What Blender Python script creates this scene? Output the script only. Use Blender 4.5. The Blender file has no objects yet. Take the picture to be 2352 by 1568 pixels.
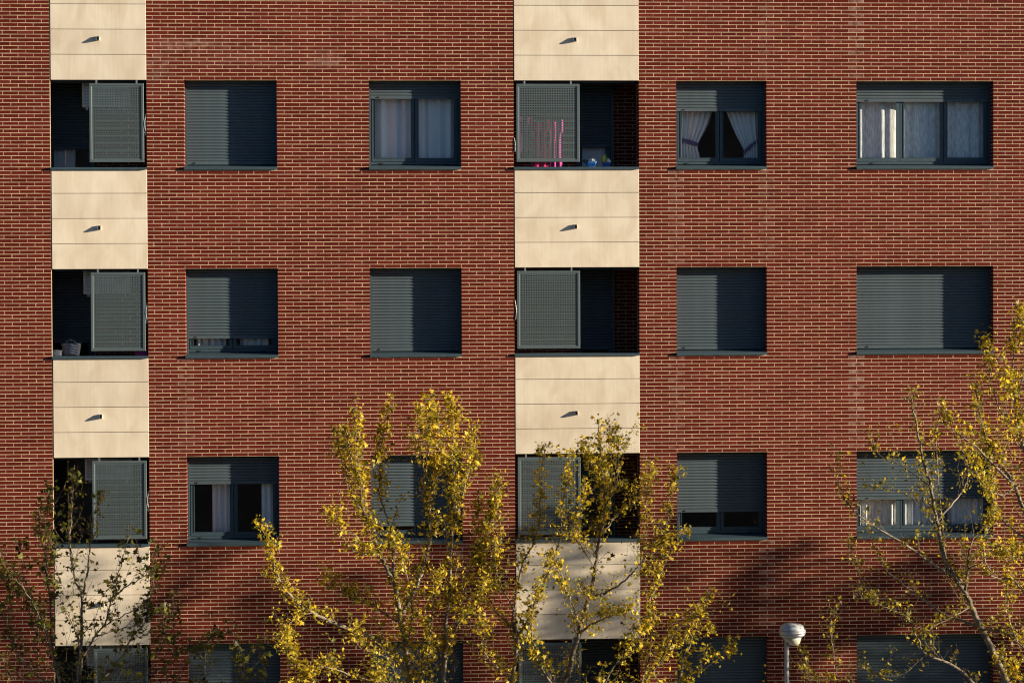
import bpy, math, random
import numpy as np
from mathutils import Vector, Matrix

# ------------------------------------------------------------------ camera, sky, sun, exposure
scene = bpy.context.scene
col = scene.collection
CAM = np.array([-3.9268, -39.3708, 11.6067])
YAW, PITCH, ROLL, FPX = math.radians(3.6837), math.radians(-1.2992), math.radians(-0.2318), 5631.1
_fw = np.array([math.sin(YAW)*math.cos(PITCH), math.cos(YAW)*math.cos(PITCH), math.sin(PITCH)])
_r0 = np.array([math.cos(YAW), -math.sin(YAW), 0.0])
_u0 = np.cross(_r0, _fw)
_rt = math.cos(ROLL)*_r0 + math.sin(ROLL)*_u0
_up = -math.sin(ROLL)*_r0 + math.cos(ROLL)*_u0
cam_data = bpy.data.cameras.new('camera')
cam_data.sensor_fit = 'HORIZONTAL'; cam_data.sensor_width = 36.0
cam_data.lens = 36.0*FPX/2352.0
cam_data.clip_start = 0.1; cam_data.clip_end = 2000
cam = bpy.data.objects.new('camera', cam_data); col.objects.link(cam)
cam.matrix_world = Matrix(((_rt[0], _up[0], -_fw[0], CAM[0]), (_rt[1], _up[1], -_fw[1], CAM[1]),
                           (_rt[2], _up[2], -_fw[2], CAM[2]), (0, 0, 0, 1)))
scene.camera = cam

SUN_DIR = Vector((4.0, -1.0, 0.72)).normalized()      # towards the sun: low, far round to the right
sun_elev = math.asin(SUN_DIR.z)
sun_rot = math.atan2(SUN_DIR.x, SUN_DIR.y)
world = bpy.data.worlds.new('World'); scene.world = world; world.use_nodes = True
wn = world.node_tree.nodes; wl = world.node_tree.links; wn.clear()
sky = wn.new('ShaderNodeTexSky'); sky.sky_type = 'NISHITA'; sky.sun_disc = False
sky.sun_elevation = sun_elev; sky.sun_rotation = sun_rot
sky.air_density = 0.8; sky.dust_density = 0.3; sky.ozone_density = 3.0
bg = wn.new('ShaderNodeBackground'); bg.inputs[1].default_value = 0.05
wo = wn.new('ShaderNodeOutputWorld')
wl.new(sky.outputs[0], bg.inputs[0]); wl.new(bg.outputs[0], wo.inputs[0])
sd = bpy.data.lights.new('sun', 'SUN'); sd.energy = 5.0; sd.angle = math.radians(0.55); sd.color = (1.0, 0.85, 0.64)
so = bpy.data.objects.new('sun', sd); col.objects.link(so)
so.rotation_euler = SUN_DIR.to_track_quat('Z', 'Y').to_euler(); so.location = (40, -10, 30)
scene.view_settings.view_transform = 'Standard'; scene.view_settings.look = 'None'
scene.view_settings.gamma = 1.0; scene.view_settings.use_curve_mapping = False
scene.view_settings.exposure = 1.62
scene.cycles.filter_width = 1.15
scene.cycles.use_denoising = True; scene.cycles.denoising_prefilter = 'NONE'; scene.cycles.denoising_input_passes = 'RGB_ALBEDO_NORMAL'

rng = random.Random(7)
nrng = np.random.default_rng(7)

def at(px, py, Y):
    """the point in the street that lies at depth Y (metres in front of the facade is negative)"""
    d = _fw + _rt*((px-1176)/FPX) - _up*((py-784)/FPX)
    t = (Y-CAM[1])/d[1]
    return CAM + d*t

# ------------------------------------------------------------------ helpers
class MB:
    def __init__(s): s.v = []; s.f = []; s.t = []
    def quad(s, a, b, c, d):
        n = len(s.v); s.v += [tuple(a), tuple(b), tuple(c), tuple(d)]; s.f.append((n, n+1, n+2, n+3))
    def box(s, x0, x1, y0, y1, z0, z1):
        n = len(s.v)
        s.v += [(x0,y0,z0),(x1,y0,z0),(x1,y1,z0),(x0,y1,z0),(x0,y0,z1),(x1,y0,z1),(x1,y1,z1),(x0,y1,z1)]
        s.f += [(n,n+3,n+2,n+1),(n+4,n+5,n+6,n+7),(n,n+1,n+5,n+4),(n+1,n+2,n+6,n+5),(n+2,n+3,n+7,n+6),(n+3,n,n+4,n+7)]
    def loft(s, rings, closed=True, cap=True):
        n = len(s.v); k = len(rings[0])
        for r in rings: s.v += [tuple(p) for p in r]
        for i in range(len(rings)-1):
            for j in range(k if closed else k-1):
                a = n+i*k+j; b = n+i*k+(j+1) % k
                s.f.append((a, b, b+k, a+k))
        if cap:
            s.f.append(tuple(n+j for j in reversed(range(k))))
            s.f.append(tuple(n+(len(rings)-1)*k+j for j in range(k)))
    def tube(s, pts, rads, sides=6, cap=True):
        pts = [np.array(p, float) for p in pts]; rings = []
        up = None
        for i, p in enumerate(pts):
            t = pts[min(i+1, len(pts)-1)]-pts[max(i-1, 0)]
            t = t/(np.linalg.norm(t)+1e-9)
            if up is None:
                up = np.cross(t, (0, 1, 0.3)); 
            e1 = up-t*np.dot(up, t); e1 /= np.linalg.norm(e1)+1e-9; e2 = np.cross(t, e1); up = e1
            r = rads[i] if hasattr(rads, '__len__') else rads
            rings.append([p+r*(math.cos(2*math.pi*j/sides)*e1+math.sin(2*math.pi*j/sides)*e2) for j in range(sides)])
        s.loft(rings, True, cap)
    def build(s, name, m=None, parent=None, smooth=False, loc=None):
        me = bpy.data.meshes.new(name); me.from_pydata(s.v, [], s.f); me.update()
        if smooth: me.polygons.foreach_set('use_smooth', [True]*len(me.polygons))
        return put(name, me, m, parent, loc)

def put(name, me, m=None, parent=None, loc=None):
    if m is not None and len(me.materials) == 0: me.materials.append(m)
    o = bpy.data.objects.new(name, me); col.objects.link(o)
    if parent is not None: o.parent = parent
    if loc is not None: o.location = loc
    return o

def empty(name, loc=(0, 0, 0), parent=None):
    o = bpy.data.objects.new(name, None); col.objects.link(o); o.location = loc
    o.empty_display_size = 0.2
    if parent is not None: o.parent = parent
    return o

def tag(o, label=None, cat=None, group=None, kind=None):
    if label: o['label'] = label
    if cat: o['category'] = cat
    if group: o['group'] = group
    if kind: o['kind'] = kind
    return o

# ------------------------------------------------------------------ materials
def mat(name, color, rough=0.7, metal=0.0, spec=0.5, noise=None, bump=None, tint=None):
    """noise = (scale, amount); bump = (scale, strength); tint = attribute driving light/dark"""
    m = bpy.data.materials.new(name); m.use_nodes = True
    nt = m.node_tree; b = nt.nodes['Principled BSDF']
    b.inputs['Roughness'].default_value = rough; b.inputs['Metallic'].default_value = metal
    b.inputs['Specular IOR Level'].default_value = spec
    b.inputs['Base Color'].default_value = (*color, 1)
    if noise:
        tc = nt.nodes.new('ShaderNodeTexCoord'); nz = nt.nodes.new('ShaderNodeTexNoise')
        nz.inputs['Scale'].default_value = noise[0]; nz.inputs['Detail'].default_value = 6
        mp = nt.nodes.new('ShaderNodeMapRange')
        mp.inputs[3].default_value = 1-noise[1]; mp.inputs[4].default_value = 1+noise[1]
        mp.inputs[1].default_value = 0.3; mp.inputs[2].default_value = 0.7
        mx = nt.nodes.new('ShaderNodeVectorMath'); mx.operation = 'SCALE'
        mx.inputs[0].default_value = color
        nt.links.new(tc.outputs['Object'], nz.inputs['Vector']); nt.links.new(nz.outputs[0], mp.inputs[0])
        nt.links.new(mp.outputs[0], mx.inputs['Scale']); nt.links.new(mx.outputs[0], b.inputs['Base Color'])
    if bump:
        tc = nt.nodes.new('ShaderNodeTexCoord'); nz = nt.nodes.new('ShaderNodeTexNoise')
        nz.inputs['Scale'].default_value = bump[0]; nz.inputs['Detail'].default_value = 4
        bp = nt.nodes.new('ShaderNodeBump'); bp.inputs['Strength'].default_value = bump[1]; bp.inputs['Distance'].default_value = 0.01
        nt.links.new(tc.outputs['Object'], nz.inputs['Vector']); nt.links.new(nz.outputs[0], bp.inputs['Height'])
        nt.links.new(bp.outputs[0], b.inputs['Normal'])
    return m

def brick_material():
    m = bpy.data.materials.new('fired_brick'); m.use_nodes = True
    nt = m.node_tree; N = nt.nodes; L = nt.links; b = N['Principled BSDF']
    b.inputs['Roughness'].default_value = 0.9; b.inputs['Specular IOR Level'].default_value = 0.08
    at_ = N.new('ShaderNodeAttribute'); at_.attribute_name = 'tint'
    st_ = N.new('ShaderNodeAttribute'); st_.attribute_name = 'stain'
    ramp = N.new('ShaderNodeValToRGB'); e = ramp.color_ramp.elements
    e[0].color = (0.070, 0.0078, 0.0050, 1); e[1].color = (0.128, 0.022, 0.016, 1)
    x = ramp.color_ramp.elements.new(0.5); x.color = (0.096, 0.0112, 0.0066, 1)
    L.new(at_.outputs['Fac'], ramp.inputs[0])
    geo = N.new('ShaderNodeNewGeometry')
    nz = N.new('ShaderNodeTexNoise'); nz.inputs['Scale'].default_value = 55; nz.inputs['Detail'].default_value = 5
    L.new(geo.outputs['Position'], nz.inputs['Vector'])
    mp = N.new('ShaderNodeMapRange'); mp.inputs[1].default_value = .3; mp.inputs[2].default_value = .7
    mp.inputs[3].default_value = .8; mp.inputs[4].default_value = 1.2
    nb = N.new('ShaderNodeTexNoise'); nb.inputs['Scale'].default_value = .55; nb.inputs['Detail'].default_value = 4
    L.new(geo.outputs['Position'], nb.inputs['Vector'])
    ma = N.new('ShaderNodeMath'); ma.operation = 'ADD'; L.new(nz.outputs[0], ma.inputs[0])
    mb_ = N.new('ShaderNodeMath'); mb_.operation = 'MULTIPLY_ADD'; mb_.inputs[1].default_value = .45; mb_.inputs[2].default_value = -.225
    L.new(nb.outputs[0], mb_.inputs[0]); L.new(mb_.outputs[0], ma.inputs[1])
    L.new(ma.outputs[0], mp.inputs[0])
    sc = N.new('ShaderNodeVectorMath'); sc.operation = 'SCALE'
    L.new(ramp.outputs[0], sc.inputs[0]); L.new(mp.outputs[0], sc.inputs['Scale'])
    # lime bloom: pale patches and runs, only where the wall has them
    n2 = N.new('ShaderNodeTexNoise'); n2.inputs['Scale'].default_value = 9; n2.inputs['Detail'].default_value = 7
    L.new(geo.outputs['Position'], n2.inputs['Vector'])
    m2 = N.new('ShaderNodeMapRange'); m2.inputs[1].default_value = .38; m2.inputs[2].default_value = .75
    L.new(n2.outputs[0], m2.inputs[0])
    mu = N.new('ShaderNodeMath'); mu.operation = 'MULTIPLY'
    L.new(m2.outputs[0], mu.inputs[0]); L.new(st_.outputs['Fac'], mu.inputs[1])
    mix = N.new('ShaderNodeMix'); mix.data_type = 'RGBA'
    L.new(mu.outputs[0], mix.inputs[0]); L.new(sc.outputs[0], mix.inputs[6]); mix.inputs[7].default_value = (.42, .30, .26, 1)
    L.new(mix.outputs[2], b.inputs['Base Color'])
    bp = N.new('ShaderNodeBump'); bp.inputs['Strength'].default_value = .35; bp.inputs['Distance'].default_value = .003
    L.new(nz.outputs[0], bp.inputs['Height']); L.new(bp.outputs[0], b.inputs['Normal'])
    return m

def mortar_material():
    m = mat('mortar', (0.47, 0.345, 0.22), 0.9, 0, .2, noise=(4, .25), bump=(180, .6))
    return m

def far_brick_material():
    m = bpy.data.materials.new('far_brickwork'); m.use_nodes = True
    nt = m.node_tree; b = nt.nodes['Principled BSDF']; b.inputs['Roughness'].default_value = .8
    tc = nt.nodes.new('ShaderNodeTexCoord'); sx = nt.nodes.new('ShaderNodeSeparateXYZ'); cx = nt.nodes.new('ShaderNodeCombineXYZ')
    br = nt.nodes.new('ShaderNodeTexBrick')
    nt.links.new(tc.outputs['Object'], sx.inputs[0]); nt.links.new(sx.outputs[0], cx.inputs[0]); nt.links.new(sx.outputs[2], cx.inputs[1])
    nt.links.new(cx.outputs[0], br.inputs['Vector'])
    br.inputs['Color1'].default_value = (.15, .025, .019, 1); br.inputs['Color2'].default_value = (.12, .021, .016, 1)
    br.inputs['Mortar'].default_value = (.5, .4, .28, 1); br.inputs['Scale'].default_value = 1
    br.inputs['Mortar Size'].default_value = .0055; br.inputs['Brick Width'].default_value = .245; br.inputs['Row Height'].default_value = .06
    nt.links.new(br.outputs[0], b.inputs['Base Color'])
    return m

def stone_material():
    m = bpy.data.materials.new('cream_stone'); m.use_nodes = True
    nt = m.node_tree; N = nt.nodes; L = nt.links; b = N['Principled BSDF']
    b.inputs['Roughness'].default_value = .8; b.inputs['Specular IOR Level'].default_value = .25
    oi = N.new('ShaderNodeObjectInfo'); geo = N.new('ShaderNodeNewGeometry')
    mpn = N.new('ShaderNodeMapping'); mpn.inputs['Scale'].default_value = (1.0, 1.0, .55)
    n1 = N.new('ShaderNodeTexNoise'); n1.inputs['Scale'].default_value = 3.2; n1.inputs['Detail'].default_value = 5; n1.inputs['Distortion'].default_value = .6
    L.new(geo.outputs['Position'], mpn.inputs['Vector']); L.new(mpn.outputs[0], n1.inputs['Vector'])
    r = N.new('ShaderNodeValToRGB'); e = r.color_ramp.elements
    e[0].position = .30; e[0].color = (.54, .455, .345, 1); e[1].position = .62; e[1].color = (.64, .57, .455, 1)
    L.new(n1.outputs[0], r.inputs[0])
    mp2 = N.new('ShaderNodeMapping'); mp2.inputs['Scale'].default_value = (30, 30, 1.2)
    n2 = N.new('ShaderNodeTexNoise'); n2.inputs['Scale'].default_value = 1.0; n2.inputs['Detail'].default_value = 3
    L.new(geo.outputs['Position'], mp2.inputs['Vector']); L.new(mp2.outputs[0], n2.inputs['Vector'])
    mr = N.new('ShaderNodeMapRange'); mr.inputs[1].default_value = .3; mr.inputs[2].default_value = .7; mr.inputs[3].default_value = .955; mr.inputs[4].default_value = 1.03
    L.new(n2.outputs[0], mr.inputs[0])
    ro = N.new('ShaderNodeMapRange'); ro.inputs[3].default_value = .95; ro.inputs[4].default_value = 1.05
    L.new(oi.outputs['Random'], ro.inputs[0])
    mm = N.new('ShaderNodeMath'); mm.operation = 'MULTIPLY'; L.new(mr.outputs[0], mm.inputs[0]); L.new(ro.outputs[0], mm.inputs[1])
    sc = N.new('ShaderNodeVectorMath'); sc.operation = 'SCALE'; L.new(r.outputs[0], sc.inputs[0]); L.new(mm.outputs[0], sc.inputs['Scale'])
    L.new(sc.outputs[0], b.inputs['Base Color'])
    n3 = N.new('ShaderNodeTexNoise'); n3.inputs['Scale'].default_value = 120
    L.new(geo.outputs['Position'], n3.inputs['Vector'])
    bp = N.new('ShaderNodeBump'); bp.inputs['Strength'].default_value = .12; bp.inputs['Distance'].default_value = .004
    L.new(n3.outputs[0], bp.inputs['Height']); L.new(bp.outputs[0], b.inputs['Normal'])
    return m

def glass_material():
    m = bpy.data.materials.new('window_glass'); m.use_nodes = True
    nt = m.node_tree; N = nt.nodes; L = nt.links; N.clear()
    out = N.new('ShaderNodeOutputMaterial'); mx = N.new('ShaderNodeMixShader')
    tr = N.new('ShaderNodeBsdfTransparent'); tr.inputs[0].default_value = (.97, .98, .98, 1)
    gl = N.new('ShaderNodeBsdfGlossy'); gl.inputs['Roughness'].default_value = .015
    lw = N.new('ShaderNodeLayerWeight'); pw = N.new('ShaderNodeMath'); pw.operation = 'POWER'; pw.inputs[1].default_value = 5
    L.new(lw.outputs['Facing'], pw.inputs[0])
    ad = N.new('ShaderNodeMath'); ad.operation = 'MULTIPLY_ADD'; ad.inputs[1].default_value = .93; ad.inputs[2].default_value = .055
    L.new(pw.outputs[0], ad.inputs[0]); L.new(ad.outputs[0], mx.inputs[0])
    L.new(tr.outputs[0], mx.inputs[1]); L.new(gl.outputs[0], mx.inputs[2]); L.new(mx.outputs[0], out.inputs[0])
    return m

def fabric_material(name, color, trans=.35, weave=None):
    m = bpy.data.materials.new(name); m.use_nodes = True
    nt = m.node_tree; N = nt.nodes; L = nt.links; N.clear()
    out = N.new('ShaderNodeOutputMaterial'); mx = N.new('ShaderNodeMixShader'); mx.inputs[0].default_value = trans
    d = N.new('ShaderNodeBsdfDiffuse'); t = N.new('ShaderNodeBsdfTranslucent')
    d.inputs[0].default_value = (*color, 1); t.inputs[0].default_value = (*color, 1)
    if weave:
        tc = N.new('ShaderNodeTexCoord'); mp = N.new('ShaderNodeMapping'); mp.inputs['Scale'].default_value = weave
        nz = N.new('ShaderNodeTexNoise'); nz.inputs['Scale'].default_value = 1; nz.inputs['Detail'].default_value = 2
        L.new(tc.outputs['Object'], mp.inputs[0]); L.new(mp.outputs[0], nz.inputs['Vector'])
        mr = N.new('ShaderNodeMapRange'); mr.inputs[1].default_value = .35; mr.inputs[2].default_value = .65; mr.inputs[3].default_value = .7; mr.inputs[4].default_value = 1.1
        L.new(nz.outputs[0], mr.inputs[0])
        sc = N.new('ShaderNodeVectorMath'); sc.operation = 'SCALE'; sc.inputs[0].default_value = color; L.new(mr.outputs[0], sc.inputs['Scale'])
        L.new(sc.outputs[0], d.inputs[0]); L.new(sc.outputs[0], t.inputs[0])
    L.new(d.outputs[0], mx.inputs[1]); L.new(t.outputs[0], mx.inputs[2]); L.new(mx.outputs[0], out.inputs[0])
    return m

def leaf_material():
    m = bpy.data.materials.new('plane_leaf'); m.use_nodes = True
    nt = m.node_tree; N = nt.nodes; L = nt.links; N.clear()
    out = N.new('ShaderNodeOutputMaterial'); mx = N.new('ShaderNodeMixShader'); mx.inputs[0].default_value = .45
    d = N.new('ShaderNodeBsdfPrincipled'); d.inputs['Roughness'].default_value = .5; d.inputs['Specular IOR Level'].default_value = .3
    t = N.new('ShaderNodeBsdfTranslucent')
    a = N.new('ShaderNodeAttribute'); a.attribute_name = 'tint'
    r = N.new('ShaderNodeValToRGB'); e = r.color_ramp.elements
    e[0].color = (.10, .052, .022, 1); e[1].color = (.62, .455, .045, 1)
    for p, c in ((.12, (.065, .060, .018)), (.35, (.12, .135, .02)), (.6, (.31, .25, .02)), (.8, (.49, .37, .028))):
        q = r.color_ramp.elements.new(p); q.color = (*c, 1)
    L.new(a.outputs['Fac'], r.inputs[0]); L.new(r.outputs[0], d.inputs['Base Color'])
    g = N.new('ShaderNodeVectorMath'); g.operation = 'MULTIPLY'; g.inputs[1].default_value = (1.35, 1.25, .55)
    L.new(r.outputs[0], g.inputs[0]); L.new(g.outputs[0], t.inputs[0])
    L.new(d.outputs[0], mx.inputs[1]); L.new(t.outputs[0], mx.inputs[2]); L.new(mx.outputs[0], out.inputs[0])
    return m

M_BRICK = brick_material(); M_MORTAR = mortar_material(); M_FAR = far_brick_material(); M_STONE = stone_material()
M_GLASS = glass_material(); M_LEAF = leaf_material()
M_ALU = mat('slate_aluminium', (.029, .054, .071), .5, 0, .45, noise=(14, .10))
M_SLAT = mat('slate_shutter', (.053, .077, .092), .52, 0, .4, noise=(2.5, .18))
M_SCREEN = mat('slate_screen', (.066, .090, .098), .5, 0, .4, noise=(5, .06))
M_HOOD = mat('lamp_casing', (.36, .38, .40), .4, .2, .5, noise=(30, .08))
M_DARK = mat('dark_rubber_and_shade', (.012, .012, .013), .6)  # also the black put in for shade inside the drain spouts
M_BACK = mat('dark_joint', (.03, .028, .025), .9)
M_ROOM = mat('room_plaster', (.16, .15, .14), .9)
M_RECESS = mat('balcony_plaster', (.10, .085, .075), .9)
M_SILVER = mat('galvanised_metal', (.42, .43, .42), .38, .7)
M_WHITE = mat('white_enamel', (.62, .62, .60), .45, noise=(9, .14))
M_BARK = mat('plane_bark', (.155, .13, .10), .85, 0, .2, noise=(9, .45), bump=(30, .5))
M_TWIG = mat('twig_bark', (.15, .11, .075), .85, 0, .2, noise=(12, .3))
M_BALL = mat('seed_ball', (.045, .032, .018), .95, 0, .1, bump=(400, 1))
M_LACE = fabric_material('lace_curtain', (.93, .94, .94), .04)
M_NET = fabric_material('net_curtain', (.93, .94, .94), .04, weave=(60, 60, 9))
M_LINEN = fabric_material('linen_curtain', (.93, .92, .89), .04)
M_PURPLE = fabric_material('purple_cloth', (.16, .14, .27), .2)
M_PINK = fabric_material('pink_cloth', (.62, .05, .17), .35)
M_ROSE = fabric_material('rose_cloth', (.55, .10, .33), .35)
M_BLUE = mat('blue_plastic', (.02, .16, .40), .4)
M_NAVY = mat('deep_blue_plastic', (.015, .07, .30), .4)
M_YELLOW = mat('yellow_plastic', (.60, .40, .03), .4)
M_GREEN = mat('green_plastic', (.06, .32, .08), .45)
M_MAGENTA = mat('magenta_plastic', (.40, .015, .16), .4)
M_GREYCLOTH = fabric_material('grey_cloth', (.17, .18, .22), .15)
M_ASPHALT = mat('asphalt', (.05, .05, .052), .9, noise=(40, .2))
M_PAVE = mat('paving', (.26, .24, .21), .9, noise=(4, .15))
M_KERB = mat('kerb_stone', (.32, .31, .29), .85)
M_GROUND = mat('ground', (.13, .12, .09), .95, noise=(.4, .2))
M_PAINT = mat('road_paint', (.75, .75, .72), .7)
M_OPP = mat('opposite_render', (.22, .17, .13), .9, noise=(1, .15))
M_OPPWIN = mat('opposite_window', (.03, .035, .04), .2)

# ------------------------------------------------------------------ setting: ground, road, pavement
def slab(name, x0, x1, y0, y1, z0, z1, m):
    b = MB(); b.box(x0, x1, y0, y1, z0, z1); return tag(b.build(name, m), kind='structure')
g = MB(); g.quad((-700, -700, -.02), (700, -700, -.02), (700, 700, -.02), (-700, 700, -.02))
tag(g.build('ground', M_GROUND), kind='structure')
slab('road', -120, 120, -33.0, -7.0, -.3, -.010, M_ASPHALT)
slab('pavement', -120, 120, -6.85, 0.06, -.3, .12, M_PAVE)
slab('kerb', -120, 120, -7.0, -6.85, -.3, .125, M_KERB)
slab('pavement', -120, 120, -40.9, -33.15, -.3, .12, M_PAVE)
slab('kerb', -120, 120, -33.15, -33.0, -.3, .125, M_KERB)
mk = MB()
for i in range(-20, 20): mk.box(i*6.0, i*6.0+3.0, -20.06, -19.94, -.009, -.005)
tag(mk.build('road_marking', M_PAINT), kind='structure')

# ------------------------------------------------------------------ the apartment building
P, CH = .245, .06
def UX(u): return u*P-6.6
COLS = {'LB': (UX(-8.66), UX(-2.46)), 'W1': (UX(-.04), UX(5.96)), 'W2': (UX(11.96), UX(17.96)), 'MB': (UX(21.42), UX(29.68)),
        'W3': (UX(32.15), UX(38.15)), 'W4': (UX(44.15), UX(53.35))}
Z0, STOREY, OH = 14.9, 3.0, 1.42
ROWS = range(-1, 4)
ZT = {r: Z0-STOREY*r for r in ROWS}
X_MIN, X_MAX, Z_MIN, Z_MAX = -11.6, 9.2, 2.9, 18.5      # part of the facade laid brick by brick
HOLES = []
for c, (a, b) in COLS.items():
    for r in ROWS:
        if c in ('LB', 'MB'): HOLES.append((a, b, ZT[r]-3.0 if r < 3 else ZT[r]-3.0, ZT[r]))
        else: HOLES.append((a, b, ZT[r]-OH, ZT[r]))
for c in ('LB', 'MB'): HOLES.append((COLS[c][0], COLS[c][1], ZT[-1], Z_MAX))

bld = empty('apartment_building', (0, 0, 0))
tag(bld, 'dark red brick apartment building with cream stone balcony strips and slate roller shutters', 'building')

# mortar bed with the openings left out
xs = sorted({X_MIN, X_MAX, *[h[0] for h in HOLES], *[h[1] for h in HOLES]})
zs = sorted({Z_MIN, Z_MAX, *[h[2] for h in HOLES], *[h[3] for h in HOLES]})
YM = .0010
w = MB()
def in_hole(x, z): return any(h[0] < x < h[1] and h[2] < z < h[3] for h in HOLES)
for i in range(len(xs)-1):
    for j in range(len(zs)-1):
        if not in_hole((xs[i]+xs[i+1])/2, (zs[j]+zs[j+1])/2):
            w.quad((xs[i], YM, zs[j]), (xs[i+1], YM, zs[j]), (xs[i+1], YM, zs[j+1]), (xs[i], YM, zs[j+1]))
JD = {'W': .30, 'B': .34}
for c, (a, b) in COLS.items():
    d = JD['B'] if c[1] == 'B' else JD['W']
    for r in ROWS:
        zt, zb = ZT[r], ZT[r]-OH
        e = .0022
        dl = .045 if c == 'LB' else d
        w.quad((a-e, YM, zb), (a-e, dl, zb), (a-e, dl, zt), (a-e, YM, zt))
        w.quad((b+e, YM, zb), (b+e, YM, zt), (b+e, d, zt), (b+e, d, zb))
        if c[1] != 'B': w.quad((a, YM, zt+e), (b, YM, zt+e), (b, d, zt+e), (a, d, zt+e))
brick_wall = w.build('brick_wall', M_MORTAR, bld)

# bricks: running bond, cut where they meet an opening
STAINS = []          # (x, z_top, z_bottom, half width, strength)
for c, r, k, s in (('W3', 0, 0, .55), ('W3', 0, 1, .4), ('W4', 1, 0, .9), ('W4', -1, 0, .8), ('W1', 1, 0, .45), ('W3', 2, 1, .6), ('W3', 1, 0, .5), ('W2', 2, 1, .45), ('W4', 0, 1, .35), ('W3', -1, 1, .35)):
    STAINS.append((COLS[c][k]+(.0 if k else -.01), ZT[r]-OH, ZT[r]-3.0, .06, s*.8))
PATCH = [(-6.55, 15.45, .6, .10, .4), (-4.35, 15.23, .22, .12, .45), (-5.9, 15.3, 1.0, .2, .12), (-7.0, 15.1, .2, .25, .25)]
def stain_at(x, z):
    s = 0.0
    for (sx, z1, z0, hw, st) in STAINS:
        if z0 < z < z1: s = max(s, st*math.exp(-((x-sx)/hw)**2)*(1-.55*(z1-z)/(z1-z0)))
    for (sx, sz, hx, hz, st) in PATCH: s = max(s, st*math.exp(-((x-sx)/hx)**2-((z-sz)/hz)**2))
    return s

def lay_bricks(x0, x1, z0, z1, holes, anchor, zanchor, depth_of):
    """list of (xa, xb, za, zb, depth_of_brick)"""
    out = []
    k0 = int(round((z0-zanchor)/CH)); k1 = int(round((z1-zanchor)/CH))
    J = .0105
    for k in range(k0, k1):
        za = zanchor+k*CH; zc = za+CH/2
        spans = [(x0, x1)]
        for h in holes:
            if h[2] < zc < h[3]:
                ns = []
                for a, b in spans:
                    if h[1] <= a or h[0] >= b: ns.append((a, b)); continue
                    if h[0] > a: ns.append((a, h[0]))
                    if h[1] < b: ns.append((h[1], b))
                spans = ns
        for a, b in spans:
            off = anchor+(P/2 if k % 2 else 0)
            n0 = math.ceil((a+.045-off)/P); cuts = [a]
            x = off+n0*P
            while x < b-.045: cuts.append(x+rng.uniform(-.003, .003)); x += P
            cuts.append(b)
            for i in range(len(cuts)-1):
                l = cuts[i]+(0 if i == 0 else J/2); r = cuts[i+1]-(0 if i == len(cuts)-2 else J/2)
                dep = .02
                if i == 0 and a > x0+.01: dep = depth_of
                if i == len(cuts)-2 and b < x1-.01: dep = depth_of
                for h in holes:
                    if abs(za-h[3]) < .02 and l < h[1] and r > h[0]: dep = depth_of
                out.append((l, r, za+J/2, za+CH-J/2, dep))
    return out

FIELD = []
MIDSPLIT = (COLS['LB'][0]+COLS['LB'][1])/2; MIDSPLIT2 = (COLS['MB'][0]+COLS['MB'][1])/2
FIELD += lay_bricks(X_MIN, COLS['LB'][0]-.006, Z_MIN, Z_MAX, [], COLS['LB'][0]-.006+.0, Z0-12.0, .30)
FIELD += lay_bricks(COLS['LB'][1], COLS['MB'][0], Z_MIN, Z_MAX, HOLES, COLS['W1'][0], Z0-12.0, .19)
FIELD += lay_bricks(COLS['MB'][1], X_MAX, Z_MIN, Z_MAX, HOLES, COLS['W3'][0], Z0-12.0, .19)
# bricks at the edges of the stone strips turn the corner too
FIELD = [(l, r, a, b, .30) if min(abs(l-COLS['MB'][1]), abs(r-COLS['MB'][0]), abs(l-COLS['LB'][1]), 99) < .002 else (l, r, a, b, d) for l, r, a, b, d in FIELD]

def add_attr(me, name, vals):
    a = me.attributes.new(name, 'FLOAT', 'POINT'); a.data.foreach_set('value', np.asarray(vals, np.float32))

QUADS = np.array([(0, 1, 5, 4), (1, 2, 6, 5), (3, 0, 4, 7), (4, 5, 6, 7), (0, 3, 2, 1)])
def bricks_mesh(name, bricks, yface=0.0):
    A = np.array(bricks, float); n = len(A)
    V = np.zeros((n, 8, 3))
    yj = np.clip(nrng.normal(0, .0003, n), -.0007, .0007)+yface
    for i, (ix, iy, iz) in enumerate(((0, 0, 2), (1, 0, 2), (1, 1, 2), (0, 1, 2), (0, 0, 3), (1, 0, 3), (1, 1, 3), (0, 1, 3))):
        V[:, i, 0] = A[:, ix]; V[:, i, 2] = A[:, iz]; V[:, i, 1] = yj+(A[:, 4] if iy else 0)
    jit = nrng.normal(0, .0006, (n, 8, 3)); jit[:, :, 1] *= .2; jit[:, [2, 3, 6, 7]] = 0
    V += jit
    F = (QUADS[None]+8*np.arange(n)[:, None, None]).reshape(-1, 4)
    me = bpy.data.meshes.new(name)
    me.vertices.add(n*8); me.vertices.foreach_set('co', V.reshape(-1))
    me.loops.add(F.size); me.loops.foreach_set('vertex_index', F.reshape(-1).astype(np.int32))
    me.polygons.add(len(F)); me.polygons.foreach_set('loop_start', np.arange(0, F.size, 4, dtype=np.int32))
    me.polygons.foreach_set('use_smooth', np.zeros(len(F), bool)); me.update(calc_edges=True)
    tint = np.clip(nrng.normal(.45, .18, n)+np.where(nrng.random(n) < .05, .3, 0), 0, 1)
    st = [stain_at((b[0]+b[1])/2, (b[2]+b[3])/2) for b in bricks]
    add_attr(me, 'tint', np.repeat(tint, 8)); add_attr(me, 'stain', np.repeat(st, 8))
    return me

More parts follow.
